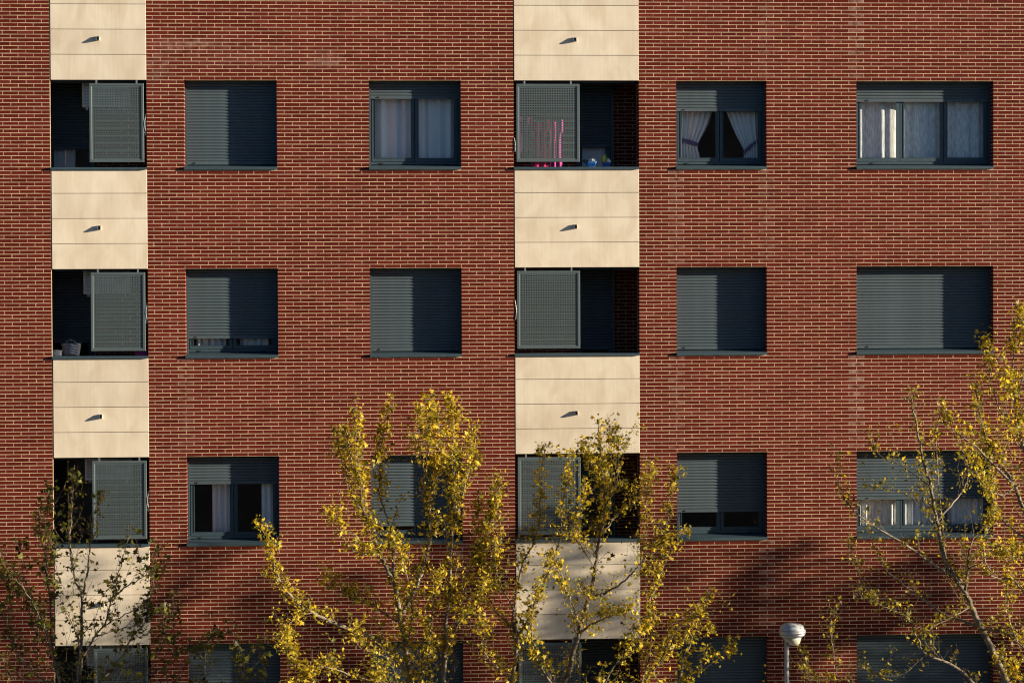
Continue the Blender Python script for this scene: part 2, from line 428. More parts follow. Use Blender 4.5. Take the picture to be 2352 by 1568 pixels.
foot = (CAM[0]+.4, 11.9)
full = sorted([i for i, b in enumerate(FIELD) if b[4] < .05 and abs(b[1]-b[0]-P+.0105) < .02],
              key=lambda i: ((FIELD[i][0]+P/2-foot[0])**2+(FIELD[i][2]-foot[1])**2))[:300]
fs = set(full)
rest = [b for i, b in enumerate(FIELD) if i not in fs]
tag(put('bricks', bricks_mesh('bricks', rest), M_BRICK, brick_wall), kind='stuff')
BV = []
for k in range(12):
    L2 = (P-.0105)/2+rng.uniform(-.001, .001); H2 = (CH-.0105)/2
    BV.append(bricks_mesh('brick', [(-L2, L2, -H2, H2, .02)]))
    BV[-1].attributes['stain'].data.foreach_set('value', np.zeros(8, np.float32))
for i in full:
    b = FIELD[i]
    put('brick', BV[rng.randrange(12)], M_BRICK, brick_wall, ((b[0]+b[1])/2, 0, (b[2]+b[3])/2))

# the rest of the block, beyond what the picture shows
rb = MB()
DEEP = 12.0
rb.box(-34, X_MIN, .0, DEEP, Z_MIN, Z_MAX); rb.box(X_MAX, 24, .0, DEEP, Z_MIN, Z_MAX)
rb.box(-34, 24, .002, DEEP, Z_MAX, 21.2)
rb.build('outer_wall', M_FAR, bld)
pl = MB(); pl.box(-34.02, 24.02, -.03, DEEP, -.2, Z_MIN); pl.build('plinth', M_STONE, bld)
cp = MB(); cp.box(-34.1, 24.1, -.08, DEEP+.1, 21.2, 21.32); cp.build('coping', M_STONE, bld)
bk = MB(); bk.box(X_MIN, X_MAX, 4.2, DEEP, Z_MIN, Z_MAX); bk.build('core', M_ROOM, bld)

# ---- shared small meshes
SLAT_P = .048
_slat = {}
def slat_mesh(width):
    k = round(width, 3)
    if k not in _slat:
        prof = [(.004, 0), (-.004, .004), (-.0085, .013), (-.010, .022), (-.0085, .031), (-.004, .040), (.004, .0445), (.004, SLAT_P)]
        b = MB()
        ra = [(0, y, z) for y, z in prof]; rb_ = [(width, y, z) for y, z in prof]
        n = len(prof); b.v = ra+rb_
        for i in range(n-1): b.f.append((i, n+i, n+i+1, i+1))
        me = bpy.data.meshes.new('slat'); me.from_pydata(b.v, [], b.f); me.update()
        me.polygons.foreach_set('use_smooth', [True]*(n-3)+[False]*2)
        _slat[k] = me
    return _slat[k]

def shutter(x0, x1, zt, zb, drop, y):
    """roller shutter hanging from zt, its bottom bar 'drop' metres below; guide rails run the full height"""
    bx0, bx1 = x0+.034, x1-.034
    zl = zt-drop
    bar = MB(); bar.box(bx0, bx1, y-.009, y+.006, zl, zl+.052)
    s = bar.build('roller_shutter', M_SLAT, bld)
    for ga in (x0, x1-.032):
        b = MB(); b.box(ga, ga+.032, y-.028, y+.02, zb, zt); b.build('guide_rail', M_ALU, s)
    for fx in (.09, .91):
        st = MB(); cx = bx0+(bx1-bx0)*fx
        rings = []
        for yy, rr in ((y-.008, .011), (y-.020, .011), (y-.023, .007)):
            rings.append([(cx+rr*math.cos(a), yy, zl+.026+rr*math.sin(a)) for a in [i*math.pi/4 for i in range(8)]])
        st.loft(rings); st.build('stop', M_DARK, s)
    z = zl+.052; me = slat_mesh(bx1-bx0)
    while z < zt-.01:
        put('slat', me, M_SLAT, s, (bx0, y+rng.uniform(-.001, .001), z)); z += SLAT_P
    return s

def ring(b, x0, x1, z0, z1, t, y0, y1):
    b.box(x0, x1, y0, y1, z0, z0+t); b.box(x0, x1, y0, y1, z1-t, z1)
    b.box(x0, x0+t, y0, y1, z0+t, z1-t); b.box(x1-t, x1, y0, y1, z0+t, z1-t)

def sashes(win, x0, x1, z0, z1, y, n):
    gap = .012; wd = (x1-x0-gap*(n-1))/n; spans = []
    for i in range(n):
        a = x0+i*(wd+gap)
        s = MB(); ring(s, a, a+wd, z0, z1, .052, y, y+.045); ring(s, a+.049, a+wd-.049, z0+.049, z1-.049, .008, y-.006, y+.02)
        s.build('sash', M_ALU, win)
        p = MB(); p.box(a+.053, a+wd-.053, y+.018, y+.024, z0+.053, z1-.053); p.build('pane', M_GLASS, win)
        spans.append((a+.055, a+wd-.055))
    return spans

def room(x0, x1, zt, zb, y0=.30, depth=2.4):
    b = MB(); e = .4
    X0, X1, A, B, Y1 = x0-e, x1+e, zb-.9, zt+.2, y0+depth
    b.quad((X0, Y1, A), (X1, Y1, A), (X1, Y1, B), (X0, Y1, B))
    b.quad((X0, y0, A), (X0, Y1, A), (X0, Y1, B), (X0, y0, B)); b.quad((X1, y0, A), (X1, y0, B), (X1, Y1, B), (X1, Y1, A))
    b.quad((X0, y0, A), (X1, y0, A), (X1, Y1, A), (X0, Y1, A)); b.quad((X0, y0, B), (X0, Y1, B), (X1, Y1, B), (X1, y0, B))
    for q in (((X0, A), (x0, B)), ((x1, A), (X1, B)), ((x0, A), (x1, zb)), ((x0, zt), (x1, B))):
        (a, c), (d, f) = q; b.quad((a, y0, c), (d, y0, c), (d, y0, f), (a, y0, f))
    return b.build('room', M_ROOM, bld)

def sill_part(win, x0, x1, zb, yb, lip=.034, rise=.046, over=.036):
    b = MB(); ov = .004
    prof = [(-over, zb-.004), (-over, zb+lip), (-over+.004, zb+lip+.003), (yb, zb+lip+rise), (yb, zb-.002), (.0, zb-.002), (-over+.006, zb-.004)]
    b.loft([[(x0-ov, y, z) for y, z in prof], [(x1+ov, y, z) for y, z in prof]])
    return b.build('sill', M_ALU, win)

def window(c, r, drop, n=2, open_room=True):
    x0, x1 = COLS[c]; zt = ZT[r]; zb = zt-OH
    z_in = zb+.085
    f = MB(); ring(f, x0, x1, z_in, zt, .045, .235, .295)
    win = f.build('window', M_ALU, bld)
    sp = sashes(win, x0+.048, x1-.048, z_in+.048, zt-.048, .225, n)
    sill_part(win, x0, x1, zb, .30)
    for fx in (.14, .84):
        d = MB(); cx = x0+(x1-x0)*fx; d.box(cx-.022, cx+.022, .225, .236, z_in+.008, z_in+.024); d.build('drain_cap', M_DARK, win)
    shutter(x0, x1, zt, z_in-.02, min(drop, OH-.085), .205)
    room(x0, x1, zt, zb)
    return sp, z_in+.1, zt-.1

PX = 142.0
WIN = {}
DROPS = {('W1', 0): 2, ('W1', 1): (775-616)/PX, ('W1', 2): (1112-1047)/PX, ('W1', 3): 2,
         ('W2', 0): (229-189)/PX, ('W2', 1): 2, ('W2', 2): (1208-1043)/PX, ('W2', 3): 2,
         ('W3', 0): (256-188)/PX, ('W3', 1): 2, ('W3', 2): (1177-1037)/PX, ('W3', 3): 2,
         ('W4', 0): (231-185)/PX, ('W4', 1): 2, ('W4', 2): (1150-1035)/PX, ('W4', 3): 2}
for c in ('W1', 'W2', 'W3', 'W4'):
    for r in ROWS:
        WIN[c, r] = window(c, r, DROPS.get((c, r), 2), 3 if c == 'W4' else 2)

# ---- cream stone strips with a drain spout each
def spandrel(c, r):
    x0, x1 = COLS[c]; zt = ZT[r]-OH; zb = ZT[r]-3.0
    b = MB(); b.box(x0+.001, x1-.001, .03, .30, zb+.002, zt-.002)
    s = b.build('spandrel', M_BACK, bld)
    hs = [.380, .4, .4, .4]; z = zt-.004
    g = .007; pane = []
    left = .012
    for i, h in enumerate(hs):
        q = MB(); a, bb = x0+left, x1-.003; top = z; bot = z-(zt-zb-.004)*h/sum(hs)
        q.box(a, bb, -.004, .028, bot+(g if i < 3 else 0), top)
        o = q.build('stone_panel', M_STONE, s)
        bev = o.modifiers.new('bevel', 'BEVEL'); bev.width = .003; bev.segments = 1
        pane.append((bot, top)); z = bot
    b0, t0 = pane[2]
    cx = x0+(x1-x0)*(.50 if c == 'LB' else .49); cz = t0-.36*(t0-b0)
    d = MB(); wx, hz, tk, o_, i_ = .025, .034, .005, -.062, -.003
    d.box(cx-wx, cx+wx, o_, i_, cz-hz, cz-hz+tk)
    for xa in (cx-wx, cx+wx-tk):
        pr = [(i_, cz-hz+tk), (o_, cz-hz+tk), (o_, cz-hz+tk+.006), (-.030, cz+hz-tk), (i_, cz+hz-tk)]
        d.loft([[(xa, y, z) for y, z in pr], [(xa+tk, y, z) for y, z in pr]])
    d.box(cx-wx, cx+wx, -.030, i_, cz+hz-tk, cz+hz)
    sp_ = d.build('drain_spout', M_SILVER, s)
    d = MB(); d.box(cx-wx+tk, cx+wx-tk, -.0235, -.0045, cz-hz+tk, cz+hz-tk); d.build('spout_mouth_shade', M_DARK, s)  # black block stands in for the shade inside the hollow spout

# ---- balconies
def balcony(c, r):
    x0, x1 = COLS[c]; zt = ZT[r]; zb = zt-OH
    Y0, Y1 = .34, 1.15
    A, B = zb-.95, zt+.12
    X0, X1 = x0-(.02 if c == 'MB' else .30), x1+(.10 if c == 'MB' else .30)
    YL = Y0 if c == 'MB' else .046
    b = MB()
    b.quad((X0, YL, A), (X0, Y1, A), (X0, Y1, B), (X0, YL, B)); b.quad((X1, Y0, A), (X1, Y0, B), (X1, Y1, B), (X1, Y1, A))
    b.quad((X0, YL, A), (X1, YL, A), (X1, Y1, A), (X0, Y1, A)); b.quad((X0, YL, B), (X0, Y1, B), (X1, Y1, B), (X1, YL, B))
    b.quad((X0, YL, A), (x0, YL, A), (x0, YL, B), (X0, YL, B))
    for (a, cc), (d, f) in (((x1, A), (X1, B)), ((x0, A), (x1, zb)), ((x0, zt), (x1, B))):
        b.quad((a, Y0, cc), (d, Y0, cc), (d, Y0, f), (a, Y0, f))
    b.quad((x0, .0, zt+.001), (x1, .0, zt+.001), (x1, Y0, zt+.001), (x0, Y0, zt+.001))
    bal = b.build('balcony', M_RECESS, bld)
    cap = MB(); prof = [(-.036, zb-.004), (-.036, zb+.030), (-.032, zb+.033), (.33, zb+.040), (.33, zb), (.0, zb-.001), (-.03, zb-.004)]
    cap.loft([[(x0+.001, y, z) for y, z in prof], [(x1-.001, y, z) for y, z in prof]]); cap.build('parapet_cap', M_ALU, bal)
    # inner wall: masonry with a shuttered window
    if c == 'LB': wx0, wx1 = x0-.18, x0+.56
    else: wx0, wx1 = x0+1.10, x0+1.70
    wz0, wz1 = zb-.15, zt+.02
    iw = MB(); yb = Y1-.14
    iw.quad((X0, yb, A), (wx0, yb, A), (wx0, yb, B), (X0, yb, B)); iw.quad((wx1, yb, A), (X1, yb, A), (X1, yb, B), (wx1, yb, B))
    iw.quad((wx0, yb, A), (wx1, yb, A), (wx1, yb, wz0), (wx0, yb, wz0)); iw.quad((wx0, yb, wz1), (wx1, yb, wz1), (wx1, yb, B), (wx0, yb, B))
    inner = iw.build('inner_wall', M_MORTAR, bal)
    inner.parent = bld
    if True:
        bb = lay_bricks(wx1+.02, X1, zb-.36, zt+.06, [], wx1+.09, zb-.36, .02)
        bb += lay_bricks(X0, wx0, zb-.36, zt+.06, [], wx0, zb-.36, .02)
        tag(put('bricks', bricks_mesh('inner_bricks', bb, yb-.003), M_BRICK, inner), kind='stuff')
    f = MB(); ring(f, wx0, wx1, wz0, wz1, .04, yb-.01, yb+.06); win = f.build('window', M_ALU, bld)
    sashes(win, wx0+.042, wx1-.042, wz0+.042, wz1-.042, yb+.0, 1)
    back = MB(); ya, yz = yb+.065, yb+.9
    back.box(wx0-.02, wx1+.02, yz, yz+.03, wz0-.02, wz1+.02); back.box(wx0-.03, wx0, ya, yz, wz0-.02, wz1+.02); back.box(wx1, wx1+.03, ya, yz, wz0-.02, wz1+.02)
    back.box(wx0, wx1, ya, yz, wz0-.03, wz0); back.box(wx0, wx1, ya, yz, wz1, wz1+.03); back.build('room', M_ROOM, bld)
    dr = {('LB', 0): (330-183)/PX, ('LB', 1): (784-616)/PX, ('LB', 2): .10, ('LB', 3): 1.2, ('MB', 0): (332-189)/PX, ('MB', 1): 1.33, ('MB', 2): (1160-1039)/PX, ('MB', 3): 1.45}.get((c, r), 1.3)
    shutter(wx0, wx1, wz1, wz0, dr+.03, yb-.035)
    return bal

SHEETS = {}
def perforated(nx, nz, pitch, hole):
    """flat sheet with square punched holes: real openings with thickness"""
    key = (nx, nz)
    if key in SHEETS: return SHEETS[key]
    m0 = .022
    gx = [-m0]; gz = [-m0]
    for i in range(nx): gx += [i*pitch+(pitch-hole)/2, i*pitch+(pitch+hole)/2]
    for i in range(nz): gz += [i*pitch+(pitch-hole)/2, i*pitch+(pitch+hole)/2]
    gx.append(nx*pitch+m0); gz.append(nz*pitch+m0)
    b = MB(); NX, NZ = len(gx), len(gz); T = .003
    for yy in (0, T):
        for z in gz:
            for x in gx: b.v.append((x, yy, z))
    o = NX*NZ
    for j in range(NZ-1):
        for i in range(NX-1):
            a = j*NX+i
            if i % 2 and j % 2:
                q = (a, a+1, a+NX+1, a+NX)
                for k in range(4): b.f.append((q[k], q[k]+o, q[(k+1) % 4]+o, q[(k+1) % 4]))
            else:
                b.f.append((a, a+1, a+NX+1, a+NX)); b.f.append((a+o, a+o+NX, a+o+NX+1, a+o+1))
    me = bpy.data.meshes.new('perforated_sheet'); me.from_pydata(b.v, [], b.f); me.update()
    SHEETS[key] = (me, nx*pitch+2*m0, nz*pitch+2*m0, m0)
    return SHEETS[key]

def screen(c, r, bal):
    x0, x1 = COLS[c]; zt = ZT[r]
    pitch, hole = .0392, .0222
    nx = 19 if c == 'LB' else 23
    me, W, Hh, m0 = perforated(nx, 29, pitch, hole)
    ft = .040
    sx = x1-.045-(W+2*ft-.01) if c == 'LB' else x0+.045
    sz = zt-.055-(Hh+2*ft-.01)
    f = MB(); ring(f, sx, sx+W+2*ft-.01, sz, sz+Hh+2*ft-.01, ft, -.004, .036)
    s = f.build('sliding_screen', M_SCREEN, bld)
    bev = s.modifiers.new('bevel', 'BEVEL'); bev.width = .003; bev.segments = 1
    put('perforated_sheet', me, M_SCREEN, s, (sx+ft-.005+m0, .004, sz+ft-.005+m0))
    for fx in (.13, .86):
        h = MB(); hx = sx+(W+2*ft)*fx; h.box(hx-.012, hx+.012, .008, .020, sz+Hh+2*ft-.012, zt+.0); h.build('hanger', M_SILVER, s)
    rail = MB(); rail.box(x0+.002, x1-.002, .16, .20, zt-.03, zt-.001); rail.build('rail', M_ALU, bal)
    if c == 'LB':
        l = MB(); lx = sx+W+2*ft-.01; zc = sz+.60
        l.box(lx+.020, lx+.034, .006, .014, zc-.17, zc+.16)
        l.tube([(lx+.026, .004, zc+.12), (lx+.012, .0, zc+.06), (lx+.010, -.003, zc), (lx+.014, .0, zc-.05), (lx+.026, .004, zc-.10)], .007, 6)
        l.box(lx-.002, lx+.014, .008, .02, zc-.14, zc-.12)
        l.build('latch', M_SILVER, s)

BAL = {}
for c in ('LB', 'MB'):
    for r in ROWS:
        BAL[c, r] = balcony(c, r); screen(c, r, BAL[c, r]); spandrel(c, r)
    x0, x1 = COLS[c]
    b = MB(); b.box(x0, x1, -.004, .3, ZT[-1]+.001, Z_MAX); b.build('stone_panel', M_STONE, bld)

# ------------------------------------------------------------------ building across the street (behind the viewer, seen in the panes)
opp = empty('facing_building', (0, -41.0, 0))
tag(opp, 'plain brown rendered apartment block across the street, seen only in window reflections', 'building')
b = MB(); b.box(-46, 44, -12, 0, -.2, 17.5); b.build('wall', M_OPP, opp)
b = MB(); b.box(-46.3, 44.3, -12.3, .3, 17.5, 17.8); b.build('roof', M_KERB, opp)
ow = MB(); ow.box(-.75, .75, -.02, .03, 0, 1.4)
owm = bpy.data.meshes.new('window'); owm.from_pydata(ow.v, [], ow.f); owm.update()
for j in range(5):
    for i in range(22): put('window', owm, M_OPPWIN, opp, (-42+i*4.0, .0, 1.6+j*3.1))

# ------------------------------------------------------------------ street trees
LEAF2D = [(0, -.10), (.20, -.28), (.62, -.30), (.40, .02), (.98, .28), (.50, .34), (.34, .52), (0, 1.05), (-.34, .52), (-.50, .34), (-.98, .28), (-.40, .02), (-.62, -.30), (-.20, -.28)]
def leaf_template(curl):
    v = [(0, .18, 0)]
    for x, y in LEAF2D: v.append((x, y, -.28*curl*abs(x)-.22*curl*max(0, y)**2))
    n = len(LEAF2D)
    f = [(0, 1+i, 1+(i+1) % n) for i in range(n)]
    return np.array(v), np.array(f)
LT = [leaf_template(c) for c in (.2, .6, 1.0, -.5)]
LEAFMESH = []
for k in range(16):
    v, f = LT[k % 4]
    me = bpy.data.meshes.new('leaf'); me.from_pydata([tuple(p) for p in v], [], [tuple(t) for t in f]); me.update()
    add_attr(me, 'tint', np.full(len(v), (k+.5)/16)); me.materials.append(M_LEAF); LEAFMESH.append(me)

def catmull(pts, n):
    pts = [np.array(p, float) for p in pts]
    if len(pts) == 2: return [pts[0]+(pts[1]-pts[0])*i/n for i in range(n+1)]
    ext = [2*pts[0]-pts[1]]+pts+[2*pts[-1]-pts[-2]]
    out = []
    for i in range(len(pts)-1):
        a, b_, c, d = ext[i:i+4]
        for k in range(n):
            t = k/n
            out.append(.5*((2*b_)+(-a+c)*t+(2*a-5*b_+4*c-d)*t*t+(-a+3*b_-3*c+d)*t**3))
    out.append(pts[-1]); return out

def unit(v): return v/(np.linalg.norm(v)+1e-9)

def grow_tree(name, label, base, Y, limbs, seed, leafiness, leaf_size, tints, balls=0, shoots=1.0, fork=3.4, spread=1.0, hang=.0):
    """limbs: (points in the picture plane of the tree, depth offset at the tip, base radius)"""
    R = random.Random(seed)
    t = empty(name, (base, Y, .12)); tag(t, label, 'tree', 'plane trees along the pavement')
    org = np.array((base, Y, .12))
    tr = MB(); tw = MB(); leaves = []; ballpos = []
    f0 = np.array((base, Y, fork))
    tr.tube([np.array((base, Y, .10)), np.array((base+.02, Y, .5)), np.array((base-.03, Y+.02, 1.8)), f0], [.20, .165, .15, .145], 10)
    known = [f0]
    def leaf_cluster(p, d, n, size):
        for _ in range(n):
            q = p+np.array([R.gauss(0, .055), R.gauss(0, .055), R.gauss(-.015, .05)])
            out = unit(np.array([R.gauss(0, 1), R.gauss(0, 1), R.gauss(-.35, .6)])+d*.25)
            nrm = unit(np.cross(out, np.array([R.gauss(0, 1), R.gauss(0, 1), R.gauss(0, .5)])))
            if nrm[2] < 0 and R.random() < .7: nrm = -nrm
            leaves.append((q, out, nrm, size*R.choice((.55, .7, .85, 1.0, 1.2, 1.6))*R.uniform(.8, 1.15), min(1, max(0, R.gauss(*tints)))))
    def twig(p, d, L, r, lvl):
        n = 4; pts = [p]; cur = unit(d)
        for i in range(n):
            cur = unit(cur+np.array([R.gauss(0, .16), R.gauss(0, .16), R.gauss(.20, .12)]))
            pts.append(pts[-1]+cur*L/n)
        tw.tube(pts, [r*(1-.7*i/n) for i in range(n+1)], 4, cap=False)
        for i in range(1, n+1):
            if R.random() < leafiness*(1.0 if lvl else .9):
                leaf_cluster(pts[i], cur, R.choice((2, 2, 3, 3, 4)) if leafiness > .5 else R.choice((1, 1, 2, 3)), leaf_size)
            if balls and R.random() < balls: ballpos.append((pts[i], R.uniform(.05, .11)))
            if lvl < 1 and R.random() < .75:
                s = unit(np.array([R.gauss(0, 1), R.gauss(0, 1), R.gauss(.4, .5)]))
                twig(pts[i], unit(cur*.8+s*.8), L*R.uniform(.3, .6), r*.6, lvl+1)
    for li, (pp, dy, r0) in enumerate(limbs):
        pw = [at(x, y, Y) for x, y in pp]
        d = [min(known, key=lambda k: np.linalg.norm((k-pw[0])*np.array([1, .15, 1])))]
        start = d[0]
        ys = start[1] if np.linalg.norm((start-pw[0])[[0, 2]]) < .45 else Y+dy*.25
        total = sum(np.linalg.norm(pw[i+1]-pw[i]) for i in range(len(pw)-1)); acc = 0; q = []
        for i, p in enumerate(pw):
            if i: acc += np.linalg.norm(pw[i]-pw[i-1])
            yy = ys+(Y+dy-ys)*min(1, acc/total*1.3)
            q.append(at(*pp[i], yy))
        if np.linalg.norm((start-q[0])[[0, 2]]) >= .45:      # limb enters from below the picture: join it to the fork
            q = [f0-np.array((0, 0, .15)), f0*.45+q[0]*.55+np.array((R.uniform(-.1, .1), 0, -.1))]+q
        elif np.linalg.norm(start-q[0]) > .02: q = [start]+q
        pts = catmull(q, 6)
        pts = [p+np.array([R.gauss(0, .008), R.gauss(0, .012), R.gauss(0, .008)]) for p in pts]
        n = len(pts)-1
        rads = [max(.005, .68*r0*(1-.86*(i/n)**.9)) for i in range(n+1)]
        tr.tube(pts, rads, 7)
        known += pts[1:]
        for i in range(n+1):
            z = pts[i][2]
            if z < 4.4: continue
            fr = i/n
            seg = np.linalg.norm(pts[min(i+1, n)]-pts[max(i-1, 0)])/2
            tang = unit(pts[min(i+1, n)]-pts[max(i-1, 0)])
            k = seg/.125*shoots*(.45+.85*fr)
            cnt = int(k)+(1 if R.random() < k-int(k) else 0)
            for _ in range(cnt):
                s = unit(np.array([R.gauss(0, 1), R.gauss(0, 1)*.9, R.gauss(.45, .5)]))
                dd = unit(tang*R.uniform(.35, .9)+s*R.uniform(.5, .9)*spread)
                twig(pts[i], dd, (R.uniform(.10, .32) if R.random() < .74 else R.uniform(.35, .8))*(1.15-.72*fr), max(.003, rads[i]*.3 if rads[i] < .02 else .006), 0)
        twig(pts[-1], unit(pts[-1]-pts[-2]), .10, .004, 0)
    trunk = tr.build('trunk', M_BARK, t, smooth=True); trunk.matrix_parent_inverse = Matrix.Translation(-Vector(org))
    two = tw.build('twigs', M_TWIG, t, smooth=True); two.matrix_parent_inverse = Matrix.Translation(-Vector(org)); tag(two, kind='stuff')
    # leaves: the nearest 300 as pieces, the others together
    def frame(lf):
        q, out, nrm, s, tn = lf
        y = out; x = np.cross(y, nrm); x = unit(x); zz = np.cross(x, y)
        return x, y, zz
    vis = [i for i, l in enumerate(leaves) if l[0][2] > 5.3]
    near = set(sorted(vis, key=lambda i: leaves[i][0][1]-8*leaves[i][3])[:300])
    VV = []; FF = []; TT = []; off = 0
    for i, lf in enumerate(leaves):
        x, y, zz = frame(lf); q, s = lf[0], lf[3]
        k = R.randrange(4)
        if i in near:
            me = LEAFMESH[min(3, int(lf[4]*4))*4+k] if False else LEAFMESH[min(15, int(lf[4]*16))]
            o = put('leaf', me, None, t)
            m = Matrix(((x[0]*s, y[0]*s, zz[0]*s, q[0]-org[0]), (x[1]*s, y[1]*s, zz[1]*s, q[1]-org[1]), (x[2]*s, y[2]*s, zz[2]*s, q[2]-org[2]), (0, 0, 0, 1)))
            o.matrix_local = m
        else:
            v, f = LT[k]
            VV.append((v*s)@np.array([x, y, zz])+q); FF.append(f+off); TT.append(np.full(len(v), lf[4])); off += len(v)
    V = np.concatenate(VV); F = np.concatenate(FF)
    me = bpy.data.meshes.new('crown'); me.vertices.add(len(V)); me.vertices.foreach_set('co', V.reshape(-1))
    me.loops.add(F.size); me.loops.foreach_set('vertex_index', F.reshape(-1).astype(np.int32))
    me.polygons.add(len(F)); me.polygons.foreach_set('loop_start', np.arange(0, F.size, 3, dtype=np.int32)); me.polygons.foreach_set('use_smooth', np.zeros(len(F), bool)); me.update(calc_edges=True)
    add_attr(me, 'tint', np.concatenate(TT))
    cr = put('crown', me, M_LEAF, t); cr.matrix_parent_inverse = Matrix.Translation(-Vector(org)); tag(cr, kind='stuff')
    # hanging seed balls
    if ballpos:
        R.shuffle(ballpos)
        sb = MB(); rr = 1.0; lat = 5; lon = 8
        rings = [[(math.sin(math.pi*(j+.5)/lat)*math.cos(2*math.pi*i/lon), math.sin(math.pi*(j+.5)/lat)*math.sin(2*math.pi*i/lon), math.cos(math.pi*(j+.5)/lat)) for i in range(lon)] for j in range(lat)]
        sb.loft(rings)
        # its stalk
        sb.box(-.06, .06, -.06, .06, .8, 4.0)
        bm = bpy.data.meshes.new('seed_ball'); bm.from_pydata(sb.v, [], sb.f); bm.update(); bm.materials.append(M_BALL)
        for p, hgt in ballpos[:90]:
            o = put('seed_ball', bm, None, t, tuple(p-org-np.array((0, 0, hgt*.8)))); s = R.uniform(.016, .024); o.scale = (s, s, s)
    return t, len(leaves)

def Z2(pts, x0, y0, k): return [(x0+x/k, y0+y/k) for x, y in pts]
A2 = lambda p: Z2(p, 574.2, 890.0, 2.3115)     # readings off enlarged views
A3 = lambda p: Z2(p, 1091.0, 890.0, 2.3115)
A1 = lambda p: Z2(p, 0.0, 1022.1, 2.8709)
A4 = lambda p: Z2(p, 1837.5, 689.0, 1.7843)

limbs_mid = [
    (A2([(850, 1620), (830, 1400), (790, 1160), (765, 1040), (690, 880), (650, 760), (600, 640), (575, 480), (525, 330), (510, 210)]), -.3, .085),
    (A2([(800, 1210), (870, 1090), (930, 930), (960, 780), (955, 600), (950, 300), (957, 75)]), .35, .06),
    (A2([(1010, 1620), (1030, 1450), (1042, 1250), (1060, 1080), (1070, 800), (1082, 500), (1070, 90)]), -.1, .075),
    (A2([(820, 1480), (700, 1350), (600, 1310), (450, 1250), (330, 1190), (200, 1090), (130, 950), (97, 775)]), -.9, .07),
    (A2([(765, 1040), (755, 850), (735, 700), (690, 560), (700, 300), (725, 135)]), .6, .035),
    (A2([(690, 890), (560, 870), (480, 780), (445, 650)]), -.6, .025),
    (A2([(780, 1240), (640, 1150), (480, 1080), (400, 990)]), .8, .03),
    (A2([(1050, 1150), (1130, 1130), (1160, 980), (1240, 830), (1310, 560)]), .7, .03),
    (A2([(1075, 760), (1130, 560), (1170, 380), (1175, 220)]), -.4, .03),
    (A2([(1085, 640), (1150, 500), (1210, 380)]), .5, .02),
    (A2([(640, 740), (520, 520), (470, 290)]), .4, .022),
    (A2([(600, 650), (570, 350), (565, 160)]), -.5, .02),
    (A2([(955, 620), (1010, 380), (990, 150)]), .2, .022),
    (A2([(950, 500), (900, 330), (905, 120)]), -.4, .02),
    (A2([(740, 1560), (560, 1530), (380, 1480), (250, 1560)]), -1.1, .03),
    (A2([(1030, 1420), (1110, 1250), (1200, 1180), (1240, 1060)]), -.8, .03),
    (A2([(840, 1500), (700, 1420), (590, 1380), (560, 1300)]), -.8, .03),
    (A2([(860, 1620), (940, 1450), (960, 1250), (1000, 1010)]), -.7, .04),
    (A2([(330, 1190), (200, 1260), (170, 1350)]), -1.0, .018),
    (A2([(850, 1600), (700, 1560), (640, 1480)]), -.6, .03),
    (A2([(340, 1560), (240, 1450), (190, 1290)]), -.8, .02),
    (A2([(830, 1380), (860, 1200), (830, 980), (760, 800)]), -.9, .03),
]
limbs_right_mid = [
    (A3([(470, 1640), (500, 1500), (560, 1260), (610, 1100), (640, 950), (655, 830), (690, 640), (675, 450), (655, 195)]), .1, .085),
    (A3([(660, 810), (750, 680), (860, 590), (925, 450)]), .5, .03),
    (A3([(610, 1120), (740, 1060), (830, 990), (880, 930), (960, 850), (1050, 790), (1110, 770)]), -.5, .035),
    (A3([(550, 1300), (650, 1240), (810, 1180)]), -.9, .035),
    (A3([(190, 1640), (205, 1500), (230, 1330), (280, 1240), (360, 1050), (440, 850), (470, 650), (500, 360)]), -.3, .06),
    (A3([(220, 1400), (205, 1200), (250, 950), (330, 780), (350, 560), (365, 345)]), .4, .045),
    (A3([(860, 1640), (960, 1480), (1060, 1300), (1180, 1200)]), -.5, .035),
    (A3([(1060, 1640), (1110, 1440), (1200, 1230), (1240, 1120)]), .5, .03),
    (A3([(690, 640), (760, 480), (760, 290)]), -.3, .02),
    (A3([(685, 560), (620, 420), (580, 320)]), .3, .018),
    (A3([(690, 650), (720, 420), (730, 230)]), .4, .018),
    (A3([(260, 1260), (130, 1030), (100, 780), (130, 520)]), -.6, .03),
    (A3([(230, 1300), (90, 1150), (30, 900), (15, 600)]), .6, .03),
    (A3([(640, 960), (560, 830), (540, 700), (580, 520)]), -.6, .02),
    (A3([(870, 1620), (930, 1400), (930, 1150), (1000, 950), (1060, 850)]), .6, .035),
    (A3([(460, 1640), (330, 1450), (300, 1250), (330, 1080)]), -.9, .035),
    (A3([(640, 1640), (720, 1500), (830, 1400), (900, 1260)]), -.8, .035),
    (A3([(1050, 1640), (1230, 1480), (1350, 1400)]), -.3, .025),
    (A3([(960, 1490), (1120, 1330), (1250, 1300)]), -.8, .02),
    (A3([(880, 940), (900, 700), (930, 440)]), .2, .016),
    (A3([(1000, 830), (1040, 620), (1050, 470)]), -.1, .014),
    (A3([(560, 1270), (480, 1060), (420, 900)]), -.7, .025),
    (A3([(200, 1550), (60, 1420), (20, 1250)]), -.8, .03),
]
